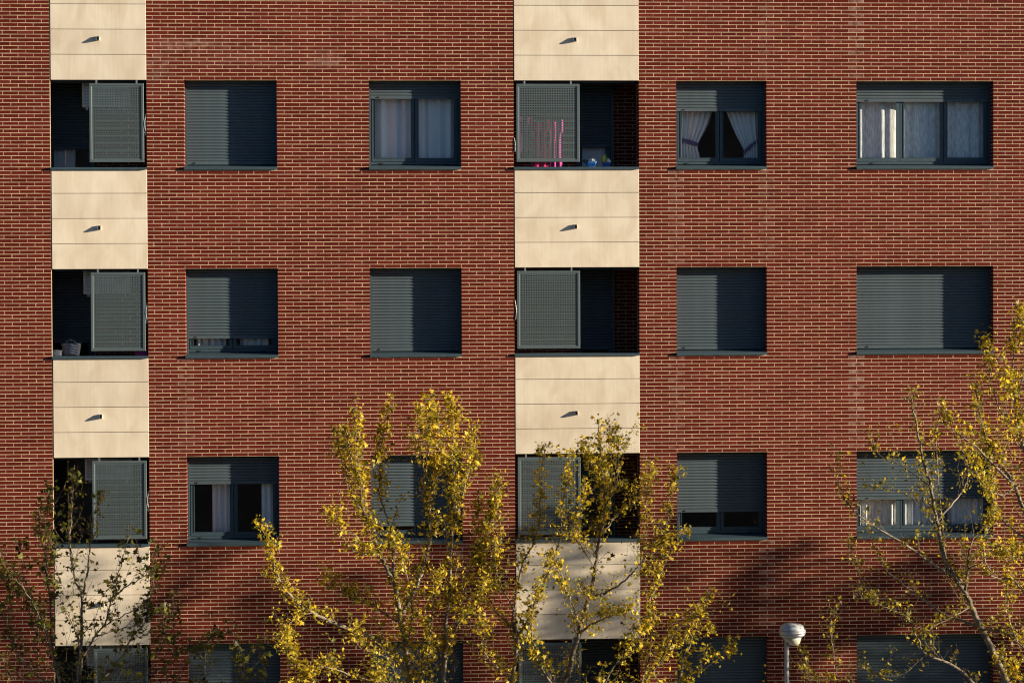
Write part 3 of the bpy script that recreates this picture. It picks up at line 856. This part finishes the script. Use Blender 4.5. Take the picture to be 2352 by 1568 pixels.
limbs_left = [
    (A1([(520, 1640), (525, 1560), (535, 1380), (540, 1000), (490, 870), (460, 620), (475, 400), (485, 170)]), .0, .06),
    (A1([(540, 1000), (570, 880), (590, 700), (605, 560), (645, 360)]), .4, .03),
    (A1([(500, 1640), (520, 1340), (480, 1180), (400, 1020), (345, 900)]), -.4, .035),
    (A1([(400, 1640), (380, 1480), (340, 1330), (335, 1050), (310, 850), (270, 600), (260, 430)]), .5, .04),
    (A1([(545, 1390), (620, 1270), (690, 1180), (740, 1000), (780, 870), (850, 610)]), -.3, .035),
    (A1([(745, 1000), (880, 900), (960, 860), (1045, 680)]), -.6, .018),
    (A1([(690, 1185), (850, 1100), (960, 1040), (1000, 950), (1020, 790)]), .4, .02),
    (A1([(420, 1640), (370, 1500), (300, 1220), (150, 940), (60, 830), (0, 740)]), -.5, .03),
    (A1([(640, 1260), (830, 1200), (950, 1170), (975, 1060)]), .5, .018),
    (A1([(310, 860), (300, 560), (330, 300)]), -.3, .016),
    (A1([(300, 1240), (180, 1060), (90, 980), (20, 860)]), .4, .016),
    (A1([(340, 1340), (200, 1130), (130, 640)]), .5, .018),
    (A1([(560, 1640), (760, 1450), (880, 1250), (960, 1160), (980, 1000), (1095, 810)]), .6, .03),
    (A1([(600, 1640), (820, 1440), (900, 1420), (1060, 1330), (1080, 1110)]), -.6, .025),
    (A1([(345, 900), (370, 800), (340, 640)]), -.4, .012),
    (A1([(640, 1640), (1000, 1500), (1130, 1400), (1140, 1010)]), .3, .025),
    (A1([(350, 1600), (150, 1420), (60, 1250), (10, 1100)]), .3, .025),
    (A1([(340, 1560), (100, 1540), (40, 1480)]), -.3, .02),
    (A1([(1130, 1640), (1180, 1500), (1250, 1400), (1440, 1250)]), -.2, .015),
    (A1([(1330, 1640), (1350, 1450), (1375, 1260)]), .2, .014),
    (A1([(1560, 1640), (1590, 1450), (1565, 1270)]), .2, .014),
    (A1([(1700, 1640), (1750, 1500), (1690, 1350)]), -.2, .012),
]
limbs_right = [
    (A4([(860, 1600), (820, 1500), (740, 1340), (680, 1210), (640, 1140), (590, 1060), (560, 900), (530, 740), (500, 640), (470, 480), (455, 395)]), -.2, .10),
    (A4([(640, 1140), (540, 1080), (430, 1000), (330, 940), (220, 860), (160, 760), (155, 660)]), -.6, .035),
    (A4([(600, 1080), (560, 620), (570, 410)]), .5, .03),
    (A4([(740, 1340), (600, 1290), (470, 1200), (350, 1100), (300, 1000), (280, 960)]), .5, .035),
    (A4([(760, 1600), (640, 1500), (520, 1450), (480, 1380), (440, 1300), (330, 1250), (240, 1210)]), -.7, .04),
    (A4([(740, 1350), (830, 1355), (900, 1400)]), -.8, .05),
    (A4([(530, 760), (420, 680), (330, 640), (290, 560)]), .3, .02),
    (A4([(560, 900), (660, 790), (690, 690), (640, 560)]), .5, .025),
    (A4([(640, 1150), (720, 1080), (830, 1030), (900, 1050)]), -.5, .025),
    (A4([(680, 1210), (700, 1000), (790, 870), (780, 640)]), -.5, .03),
    (A4([(560, 940), (470, 820), (380, 780), (280, 760)]), .6, .015),
    (A4([(460, 1200), (300, 1220), (230, 1090), (200, 1000)]), .7, .018),
    (A4([(520, 1450), (420, 1530), (300, 1540)]), -.4, .018),
    (A4([(700, 1260), (560, 1330), (500, 1360)]), -.6, .025),
    (A4([(100, 1640), (150, 1540), (130, 1400), (122, 1260)]), .2, .012),
    (A4([(40, 1640), (30, 1520), (5, 1440)]), -.2, .010),
    (A4([(120, 1640), (60, 1560), (25, 1520)]), .3, .010),
    (A4([(240, 1640), (210, 1540), (260, 1500)]), .3, .010),
    (A4([(640, 1150), (700, 1090), (760, 1020)]), .6, .02),
]
limbs_edge = [
    (A4([(1000, 1640), (980, 1300), (960, 1000), (880, 760), (800, 640), (760, 560), (730, 430), (720, 340)]), -.2, .08),
    (A4([(1000, 1100), (960, 760), (900, 560), (880, 420), (870, 240), (895, 40)]), .3, .05),
    (A4([(880, 760), (740, 620), (650, 550), (600, 500)]), -.5, .03),
    (A4([(900, 560), (830, 470), (790, 380), (765, 190)]), .3, .025),
    (A4([(980, 1300), (880, 1150), (790, 1130), (750, 1000), (800, 880)]), -.5, .03),
    (A4([(960, 1000), (860, 930), (800, 860), (740, 720)]), .6, .03),
    (A4([(960, 800), (1000, 500), (960, 100)]), .2, .03),
    (A4([(880, 420), (930, 250), (930, 60)]), -.2, .02),
    (A4([(990, 1500), (880, 1380), (850, 1200), (870, 1000)]), .7, .03),
    (A4([(880, 760), (820, 800), (740, 740), (700, 650)]), -.7, .02),
    (A4([(900, 600), (850, 500), (840, 300)]), -.4, .02),
    (A4([(980, 1250), (920, 1050), (830, 1040)]), -.8, .025),
    (A4([(1000, 1600), (900, 1560), (820, 1480)]), .3, .025),
]
tA, nA = grow_tree('plane_tree', 'shaded, nearly leafless plane tree with dangling seed balls, at far left', -7.62, -2.3, limbs_left, 11, .22, .046, (.25, .13), balls=.04, shoots=1.9)
tB, nB = grow_tree('plane_tree', 'sunlit yellow-green plane tree covering the window left of the wide cream strip', -3.2, -3.3, limbs_mid, 12, .64, .0335, (.66, .26), shoots=1.5)
tC, nC = grow_tree('plane_tree', 'sunlit yellow-green plane tree in front of the wide cream balcony strip', -.35, -3.4, limbs_right_mid, 13, .56, .0325, (.63, .27), shoots=1.35)
tD, nD = grow_tree('plane_tree', 'sparse plane tree with thick leaning limb in front of the widest windows', 6.6, -3.3, limbs_right, 14, .48, .0315, (.48, .26), shoots=1.15)
tE, nE = grow_tree('plane_tree', 'tallest yellow-green plane tree, cut off by the right edge', 7.9, -4.6, limbs_edge, 15, .62, .032, (.62, .25), shoots=1.3)
print('leaves', nA, nB, nC, nD, nE)

def copy_tree(src, x, y, rz, sc, label):
    c = src.copy(); col.objects.link(c); c.location = (x, y, .12); c.rotation_euler = (0, 0, rz); c.scale = (sc, sc, sc); c['label'] = label
    for ch in src.children:
        if ch.name.split('.')[0] in ('trunk', 'twigs', 'crown'):
            d = ch.copy(); col.objects.link(d); d.parent = c; d.matrix_parent_inverse = ch.matrix_parent_inverse.copy()
    return c
ROW = ((tB, 10.6, -3.4, 2.0, 1.0), (tC, 16.2, -3.3, 3.6, 1.03), (tB, 19.6, -3.4, 4.6, .97), (tE, 23.0, -3.4, 1.2, .86), (tB, 26.4, -3.3, .4, 1.0),
       (tE, 20.2, -6.1, 2.6, .98), (tE, 28.0, -6.1, .7, 1.0), (tE, 32.5, -6.1, 4.0, .96), (tE, 37.0, -6.1, 5.2, 1.0), (tE, 24.2, -6.1, 3.3, .90))  # kerb-side row: added out of view to darken the lower wall
NTH = ('first', 'second', 'third', 'fourth', 'fifth', 'first', 'third', 'fourth', 'fifth', 'second')
for i, (src, x, y, rz, sc) in enumerate(ROW):
    copy_tree(src, x, y, rz, sc, NTH[i]+(' wall-side' if i < 5 else ' added shade-casting kerb-side')+' plane tree down the street, beyond the right edge')

# ------------------------------------------------------------------ street lamp
LY = -3.6
lc = at(1820, 1448, LY)
lamp = empty('street_lamp', (lc[0]-.085, LY, .12)); tag(lamp, 'silver street lamp head on a slim grey pole, bottom right', 'street lamp')
hx, hz = .085, lc[2]-.12
def lell(cx, z, rx, ry, n=20): return ell(cx, hz+(z-hz)*1.45, rx, ry, n)
def ell(cx, z, rx, ry, n=20): return [(cx+rx*math.cos(2*math.pi*i/n), ry*math.sin(2*math.pi*i/n), z) for i in range(n)]
b = MB(); b.loft([lell(hx-.02, hz+.082, .03, .03), lell(hx-.02, hz+.078, .09, .085), lell(hx-.01, hz+.066, .14, .13), lell(hx-.004, hz+.045, .175, .155), lell(hx, hz+.018, .192, .17), lell(hx, hz+.006, .196, .173)][::-1])
b.build('hood', M_HOOD, lamp, smooth=True)
b = MB(); b.loft([lell(hx, hz-.024, .198, .175), lell(hx, hz+.004, .200, .177)]); b.build('rim', M_SILVER, lamp, smooth=True)
b = MB(); b.loft([lell(hx-.015, hz-.062, .155, .14), lell(hx-.005, hz-.045, .178, .155), lell(hx, hz-.026, .192, .17)]); b.build('housing', M_HOOD, lamp, smooth=True)
M_DIFF = mat('lamp_diffuser', (.42, .40, .32), .25, 0, .6)
b = MB(); b.loft([lell(hx+.03, hz-.150, .02, .02), lell(hx+.028, hz-.145, .06, .055), lell(hx+.018, hz-.12, .095, .085), lell(hx+.0, hz-.09, .125, .11), lell(hx-.01, hz-.063, .145, .13)]); b.build('diffuser', M_DIFF, lamp, smooth=True)
b = MB(); b.tube([(0, 0, 0), (0, 0, 1.2), (0, 0, 1.22), (0, 0, hz-.085)], [.062, .058, .036, .032], 14); b.build('pole', M_SILVER, lamp, smooth=True)
b = MB(); b.loft([ell(0, hz-.105, .040, .040, 14), ell(0, hz-.058, .044, .044, 14)]); b.build('collar', M_SILVER, lamp, smooth=True)

# ------------------------------------------------------------------ curtains
def curtain(label, x0, x1, zt, zb, y, m, folds, amp=.022, group=None, edges=None, seed=1, cat='curtain', name='curtain'):
    R = random.Random(seed); nx, nz = folds*8, 14
    ph = [R.uniform(0, 6.28) for _ in range(3)]
    b = MB()
    for j in range(nz+1):
        v = j/nz; z = zt+(zb-zt)*v
        a, c = (x0, x1) if edges is None else edges(v)
        for i in range(nx+1):
            u = i/nx
            yy = y+amp*math.sin(u*folds*2*math.pi+ph[0]+.6*math.sin(3*u+ph[1]))+amp*.35*math.sin(u*folds*3.7*math.pi+ph[2]+v*.6)
            b.v.append((a+(c-a)*u, yy, z))
    for j in range(nz):
        for i in range(nx):
            k = j*(nx+1)+i; b.f.append((k, k+1, k+nx+2, k+nx+1))
    o = b.build(name, m, None, smooth=True)
    so_ = o.modifiers.new('thickness', 'SOLIDIFY'); so_.thickness = .002
    tag(o, label, cat, group); return o

YC = .345
def wcur(c, r, i): return WIN[c, r][0][i]
def wz(c, r): return WIN[c, r][1], WIN[c, r][2]
zl, zh = wz('W2', 0)
for i, s in ((0, 'left'), (1, 'right')):
    a, b_ = wcur('W2', 0, i)
    curtain('white dotted lace curtain in the %s pane of the top window beside the cream strip' % s, a-.03, b_+.03, zh+.05, zl-.05, .385, M_LACE, 3+i, .03, 'lace curtains of one window', seed=3+i)
zl, zh = wz('W4', 0)
for i, s in ((0, 'left'), (1, 'middle'), (2, 'right')):
    a, b_ = wcur('W4', 0, i)
    curtain('pale net curtain in the %s pane of the wide top right window' % s, a-.03, b_+.03, zh+.05, zl-.05, .36, M_NET, 4, .012, 'net curtains of the wide window', seed=7+i)
zl, zh = wz('W4', 2)
for i, s in ((0, 'left'), (1, 'middle'), (2, 'right')):
    a, b_ = wcur('W4', 2, i)
    curtain('grey gathered curtain in the %s pane of the wide window behind the sparse tree' % s, a-.03, b_+.03, zh+.05, zl-.05, YC, M_NET, 6, .025, 'curtains behind the sparse tree', seed=17+i)
zl, zh = wz('W1', 1)
for i, s in ((0, 'left'), (1, 'right')):
    a, b_ = wcur('W1', 1, i)
    curtain('white curtain peeping below the nearly closed shutter, %s pane' % s, a+.05, b_-.05, zh, zl-.05, YC, M_LACE, 4, .03, 'curtains below the nearly closed shutter', seed=27+i)
zl, zh = wz('W1', 2)
a, b_ = wcur('W1', 2, 1)
curtain('narrow white curtain at the right side of the half open window above the left trees', b_-.19, b_+.04, zh, zl-.05, YC, M_LACE, 2, .02, seed=33)
a, b_ = wcur('W1', 2, 0)
curtain('pale sheet imitating a reflection in the left pane of the half open window above the left trees', a+.28, b_+.03, zh, zl-.05, YC+.05, M_LACE, 3, .02, seed=35)  # sheet added in place of the reflection on this pane
# tied-back pair
zl, zh = wz('W3', 0)
def X4(z): return at(1493+z/5.12, 300, .42)[0]
def Z4(z): return at(1600, 114.8+z/5.12, .42)[2]
ztop, zbot = Z4(700), Z4(1312)
def lerp(t, ks):
    for (a, x), (b_, y_) in zip(ks, ks[1:]):
        if t <= b_: return x+(y_-x)*((t-a)/(b_-a))
    return ks[-1][1]
cl = curtain('cream curtain tied back to the left with a purple band', 0, 0, ztop, zbot, .375, M_LINEN, 6, .03, 'tied back curtains', seed=41,
             edges=lambda v: (X4(352)+.0, X4(lerp(v, [(0, 735), (.3, 680), (.5, 615), (.66, 560), (.74, 552), (.85, 578), (1, 582)]))))
cr_ = curtain('cream curtain tied back to the right with a purple band', 0, 0, ztop, zbot, .375, M_LINEN, 6, .03, 'tied back curtains', seed=42,
              edges=lambda v: (X4(lerp(v, [(0, 880), (.3, 950), (.5, 1005), (.7, 1070), (.82, 1108), (1, 1085)])), X4(1275)))
def band(pts, parent):
    b = MB()
    for k, (x, z, h) in enumerate(pts):
        p = at(1493+x/5.12, 114.8+z/5.12, .35); yy = .345-.012*math.sin(math.pi*k/(len(pts)-1))
        b.v += [(p[0], yy, p[2]+h), (p[0], yy, p[2]-h), (p[0], yy+.012, p[2]-h), (p[0], yy+.012, p[2]+h)]
    n = len(pts)
    for k in range(n-1):
        for j in range(4): b.f.append((4*k+j, 4*k+(j+1) % 4, 4*k+4+(j+1) % 4, 4*k+4+j))
    b.f += [(0, 1, 2, 3), (4*n-1, 4*n-2, 4*n-3, 4*n-4)]
    b.build('tieback', M_PURPLE, parent, smooth=False)
band([(362, 1055, .030), (420, 1075, .036), (480, 1090, .038), (530, 1105, .034), (572, 1118, .022)], cl)
band([(1265, 1068, .026), (1220, 1105, .036), (1170, 1145, .040), (1125, 1185, .038), (1098, 1215, .026)], cr_)
# pale panels in the inner balcony windows
def inner_curtain(c, r, x0, x1, label, seed):
    z = ZT[r]-OH
    curtain(label, x0, x1, z+.75, z-.15, 1.085, M_LACE, 3, .006, seed=seed)
x0 = COLS['MB'][0]; inner_curtain('MB', 0, x0+1.14, x0+1.60, 'white blind below the shutter, behind the blue basket', 51)
x0 = COLS['LB'][0]; inner_curtain('LB', 0, x0-.08, x0+.27, 'pale blind below the dark shutter of the top left balcony', 52)

# ------------------------------------------------------------------ things kept on the balconies
def aircon(r, which):
    x0, x1 = COLS['LB']; zt = ZT[r]
    t = empty('air_conditioner', (x0+.83, .60, zt-.40)); tag(t, 'white air conditioner unit hung behind the perforated screen, %s left balcony' % which, 'air conditioner', 'air conditioners on the left balconies')
    b = MB(); b.box(-.38, .38, -.14, .14, 0, .52); o = b.build('casing', M_WHITE, t)
    bv = o.modifiers.new('bevel', 'BEVEL'); bv.width = .012; bv.segments = 2
    for k in range(9):
        b = MB(); b.box(-.34, .12, -.146, -.141, .05+k*.048, .072+k*.048); b.build('grille_bar', M_SILVER, t)
    b = MB(); b.loft([[(.22+.1*math.cos(a), y, .26+.1*math.sin(a)) for a in [i*math.pi/8 for i in range(16)]] for y in (-.150, -.141)]); b.build('fan_guard', M_SILVER, t)
    for sx in (-.3, .3):
        b = MB(); b.box(sx-.02, sx+.02, -.14, .38, -.04, -.002); b.build('bracket', M_SILVER, t)
for r, wch in ((0, 'top'), (1, 'second'), (2, 'third'), (3, 'bottom')): aircon(r, wch)

capz = lambda r: ZT[r]-OH+.037
# laundry behind the top middle screen
def garment(label, cx, w, zt, zb, y, m, seed, sleeves=True):
    R = random.Random(seed); nx, nz = 16, 14; b = MB(); ph = R.uniform(0, 6)
    for j in range(nz+1):
        v = j/nz; z = zt+(zb-zt)*v
        hw = w/2*(1.25 if (sleeves and v < .28) else .82+.2*v)
        for i in range(nx+1):
            u = i/nx*2-1
            b.v.append((cx+u*hw+.01*math.sin(9*v+ph), y+.012*math.sin(u*7+ph+v)+.006*math.sin(u*15+3*v), z-(.05*(1-u*u) if v == 0 else 0)))
    for j in range(nz):
        for i in range(nx):
            k = j*(nx+1)+i; b.f.append((k, k+1, k+nx+2, k+nx+1))
    o = b.build('hanging_garment', m, None, smooth=True)
    s = o.modifiers.new('thickness', 'SOLIDIFY'); s.thickness = .003
    tag(o, label, 'laundry', 'laundry behind the screen')
mx = COLS['MB'][0]; zt0 = ZT[0]; zb0 = capz(0)
garment('pink garment hung out behind the perforated screen of the top middle balcony', mx+.43, .26, zt0-.62, zb0-.02, .07, M_PINK, 1)
garment('purple-pink garment hung beside the pink one behind the perforated screen', mx+.70, .20, zt0-.60, zb0-.05, .30, M_ROSE, 2)
garment('rose top hung at the left end behind the perforated screen', mx+.17, .20, zt0-.54, zb0+.22, .12, M_ROSE, 3)
b = MB(); b.tube([(mx-.02, .2, zt0-.52), (mx+.5, .2, zt0-.545), (mx+1.02, .2, zt0-.55)], .002, 4); 
tag(b.build('clothes_line', M_SILVER), 'thin clothes line stretched across the top middle balcony', 'clothes line')

# blue basket of pegs and blue tub on the parapet
def tub(name, label, cx, y, w0, w1, h, m, slots=True):
    t = empty(name, (cx, y, capz(0))); tag(t, label, 'container')
    n = 20; T = .006
    def rr(w, z): return [(w/2*(abs(math.cos(a))**.5)*math.copysign(1, math.cos(a)), .40*w*(abs(math.sin(a))**.5)*math.copysign(1, math.sin(a)), z) for a in [2*math.pi*i/n for i in range(n)]]
    b = MB(); b.loft([rr(w0, 0), rr(w1, h), rr(w1-.012, h), rr(w0-.012, .008)]); b.build('body', m, t)
    b = MB(); b.loft([rr(w1+.014, h-.010), rr(w1+.014, h+.003), rr(w1-.014, h+.003), rr(w1-.014, h-.010)], cap=False); b.build('rim', m, t)
    if slots:
        for k in range(7):
            b = MB(); x = -w0*.36+k*w0*.12; yy = -.40*(w0+w1)/2; b.box(x-.003, x+.003, yy-.006, yy+.003, .015, h-.018); b.build('slot', M_NAVY, t)
    return t
bx = mx+1.335-.55
def XZ3(z): return at(1148.4+z/5.12, 380, .22)[0]
tub('peg_basket', 'light blue slotted basket on the parapet of the top middle balcony', XZ3(1073), .235, .16, .185, .085, M_BLUE)
tub('tub', 'deep blue tub beside the slotted basket on the balcony parapet', XZ3(1255), .235, .115, .135, .075, M_NAVY, False)
def blob(name, label, cat, c, rx, ry, rz, m, seed, rough=.25):
    R = random.Random(seed); b = MB(); la, lo = 7, 10; rings = []
    for j in range(la):
        th = math.pi*(j+.3)/(la-.4)
        rings.append([(c[0]+rx*math.sin(th)*math.cos(2*math.pi*i/lo)*(1+R.uniform(-rough, rough)), c[1]+ry*math.sin(th)*math.sin(2*math.pi*i/lo)*(1+R.uniform(-rough, rough)), c[2]-rz*math.cos(th)*(1+R.uniform(-rough, rough)*.5)) for i in range(lo)])
    b.loft(rings); o = b.build(name, m, None, smooth=False); tag(o, label, cat); return o
zc = capz(0)
blob('crumpled_cloth', 'crumpled white cloth lying in the slotted basket', 'cloth', (XZ3(1090), .235, zc+.105), .055, .05, .05, M_WHITE, 5, .4)
blob('dark_brush', 'dark bundle sticking out of the slotted basket', 'brush', (XZ3(1005), .235, zc+.105), .045, .03, .025, M_DARK, 6, .3)
b = MB(); b.loft([ell(0, 0, .028, .02, 10), ell(0, .10, .03, .022, 10), ell(.003, .125, .02, .015, 10), ell(.005, .15, .012, .012, 10)])
o = b.build('bottle', M_YELLOW, None, smooth=True, loc=(XZ3(1222), .235, zc+.05)); tag(o, 'yellow bottle standing in the deep blue tub', 'bottle')
b = MB(); b.loft([ell(0, 0, .018, .018, 10), ell(0, .11, .02, .02, 10), ell(0, .13, .010, .01, 10), ell(0, .155, .008, .008, 10)])
o = b.build('spray_can', M_GREEN, None, smooth=True, loc=(XZ3(1248), .25, zc+.05)); tag(o, 'green can standing in the deep blue tub', 'can')
blob('cleaning_rag', 'white rag hanging over the deep blue tub', 'cloth', (XZ3(1278), .235, zc+.09), .035, .035, .05, M_WHITE, 8, .4)

# second row, left balcony
lx = COLS['LB'][0]; zc = capz(1)
def XL(z): return at(z/3.4134, 800, .25)[0]
t = empty('washing_bag', (XL(560), .24, zc)); tag(t, 'grey striped laundry bag on the parapet of the second left balcony', 'bag')
b = MB(); R = random.Random(4); rings = []
for k, (z, w_, d_) in enumerate(((0, .115, .08), (.03, .13, .09), (.10, .138, .095), (.16, .150, .10), (.195, .165, .105), (.20, .155, .095))):
    rings.append([((w_+(.006*math.sin(9*a+z*20)))*math.cos(a), (d_+.006*math.sin(7*a))*math.sin(a), z) for a in [2*math.pi*i/24 for i in range(24)]])
b.loft(rings); b.build('body', M_GREYCLOTH, t, smooth=True)
b = MB(); b.tube([(-.08, -.09, .19), (-.06, -.10, .24), (0, -.10, .255), (.06, -.10, .24), (.08, -.09, .19)], .006, 6); b.build('handle', M_GREYCLOTH, t)
t = empty('storage_box', (XL(447), .25, zc)); tag(t, 'small white lidded box at the left end of the second left balcony', 'box')
b = MB(); b.box(-.085, .085, -.07, .07, 0, .075); b.build('body', M_WHITE, t)
b = MB(); b.box(-.09, .09, -.075, .075, .0755, .092); b.build('lid', M_WHITE, t)
t = empty('crate', (XL(1110), .16, zc)); tag(t, 'magenta plastic crate under the screen of the second left balcony', 'crate')
b = MB(); b.box(-.095, .095, -.06, .06, 0, .10); b.build('body', M_MAGENTA, t)
b = MB(); b.box(-.10, .10, -.065, .065, .1005, .115); b.build('rim', M_MAGENTA, t)
for k in range(5):
    b = MB(); b.box(-.075+k*.032, -.058+k*.032, -.063, -.0605, .055, .085); b.build('slot', M_DARK, t)
# folded drying rack at the left end of the middle balconies
for r, z0_, lab in ((0, -.92, 'brass-coloured pegs dangling at the left end of the top middle balcony'), (1, -.62, 'metal drying rack arms folded at the left end of the second middle balcony')):
    b = MB(); xx = mx+.022; zz = ZT[r]+z0_
    if r == 0:
        for k in range(5): b.tube([(xx-.012+.006*(k % 3), -.002, zz-.035*k), (xx+.004*(k % 2), -.008, zz-.035*k-.08)], .004, 5)
    else:
        b.tube([(xx-.012, -.002, zz+.09), (xx+.006, -.004, zz-.02), (xx+.012, -.004, zz-.10)], .006, 5); b.tube([(xx+.012, -.004, zz-.06), (xx-.004, -.004, zz-.22)], .006, 5)
    o = b.build('peg_string' if r == 0 else 'drying_rack', M_SILVER); tag(o, lab, 'pegs' if r == 0 else 'drying rack')
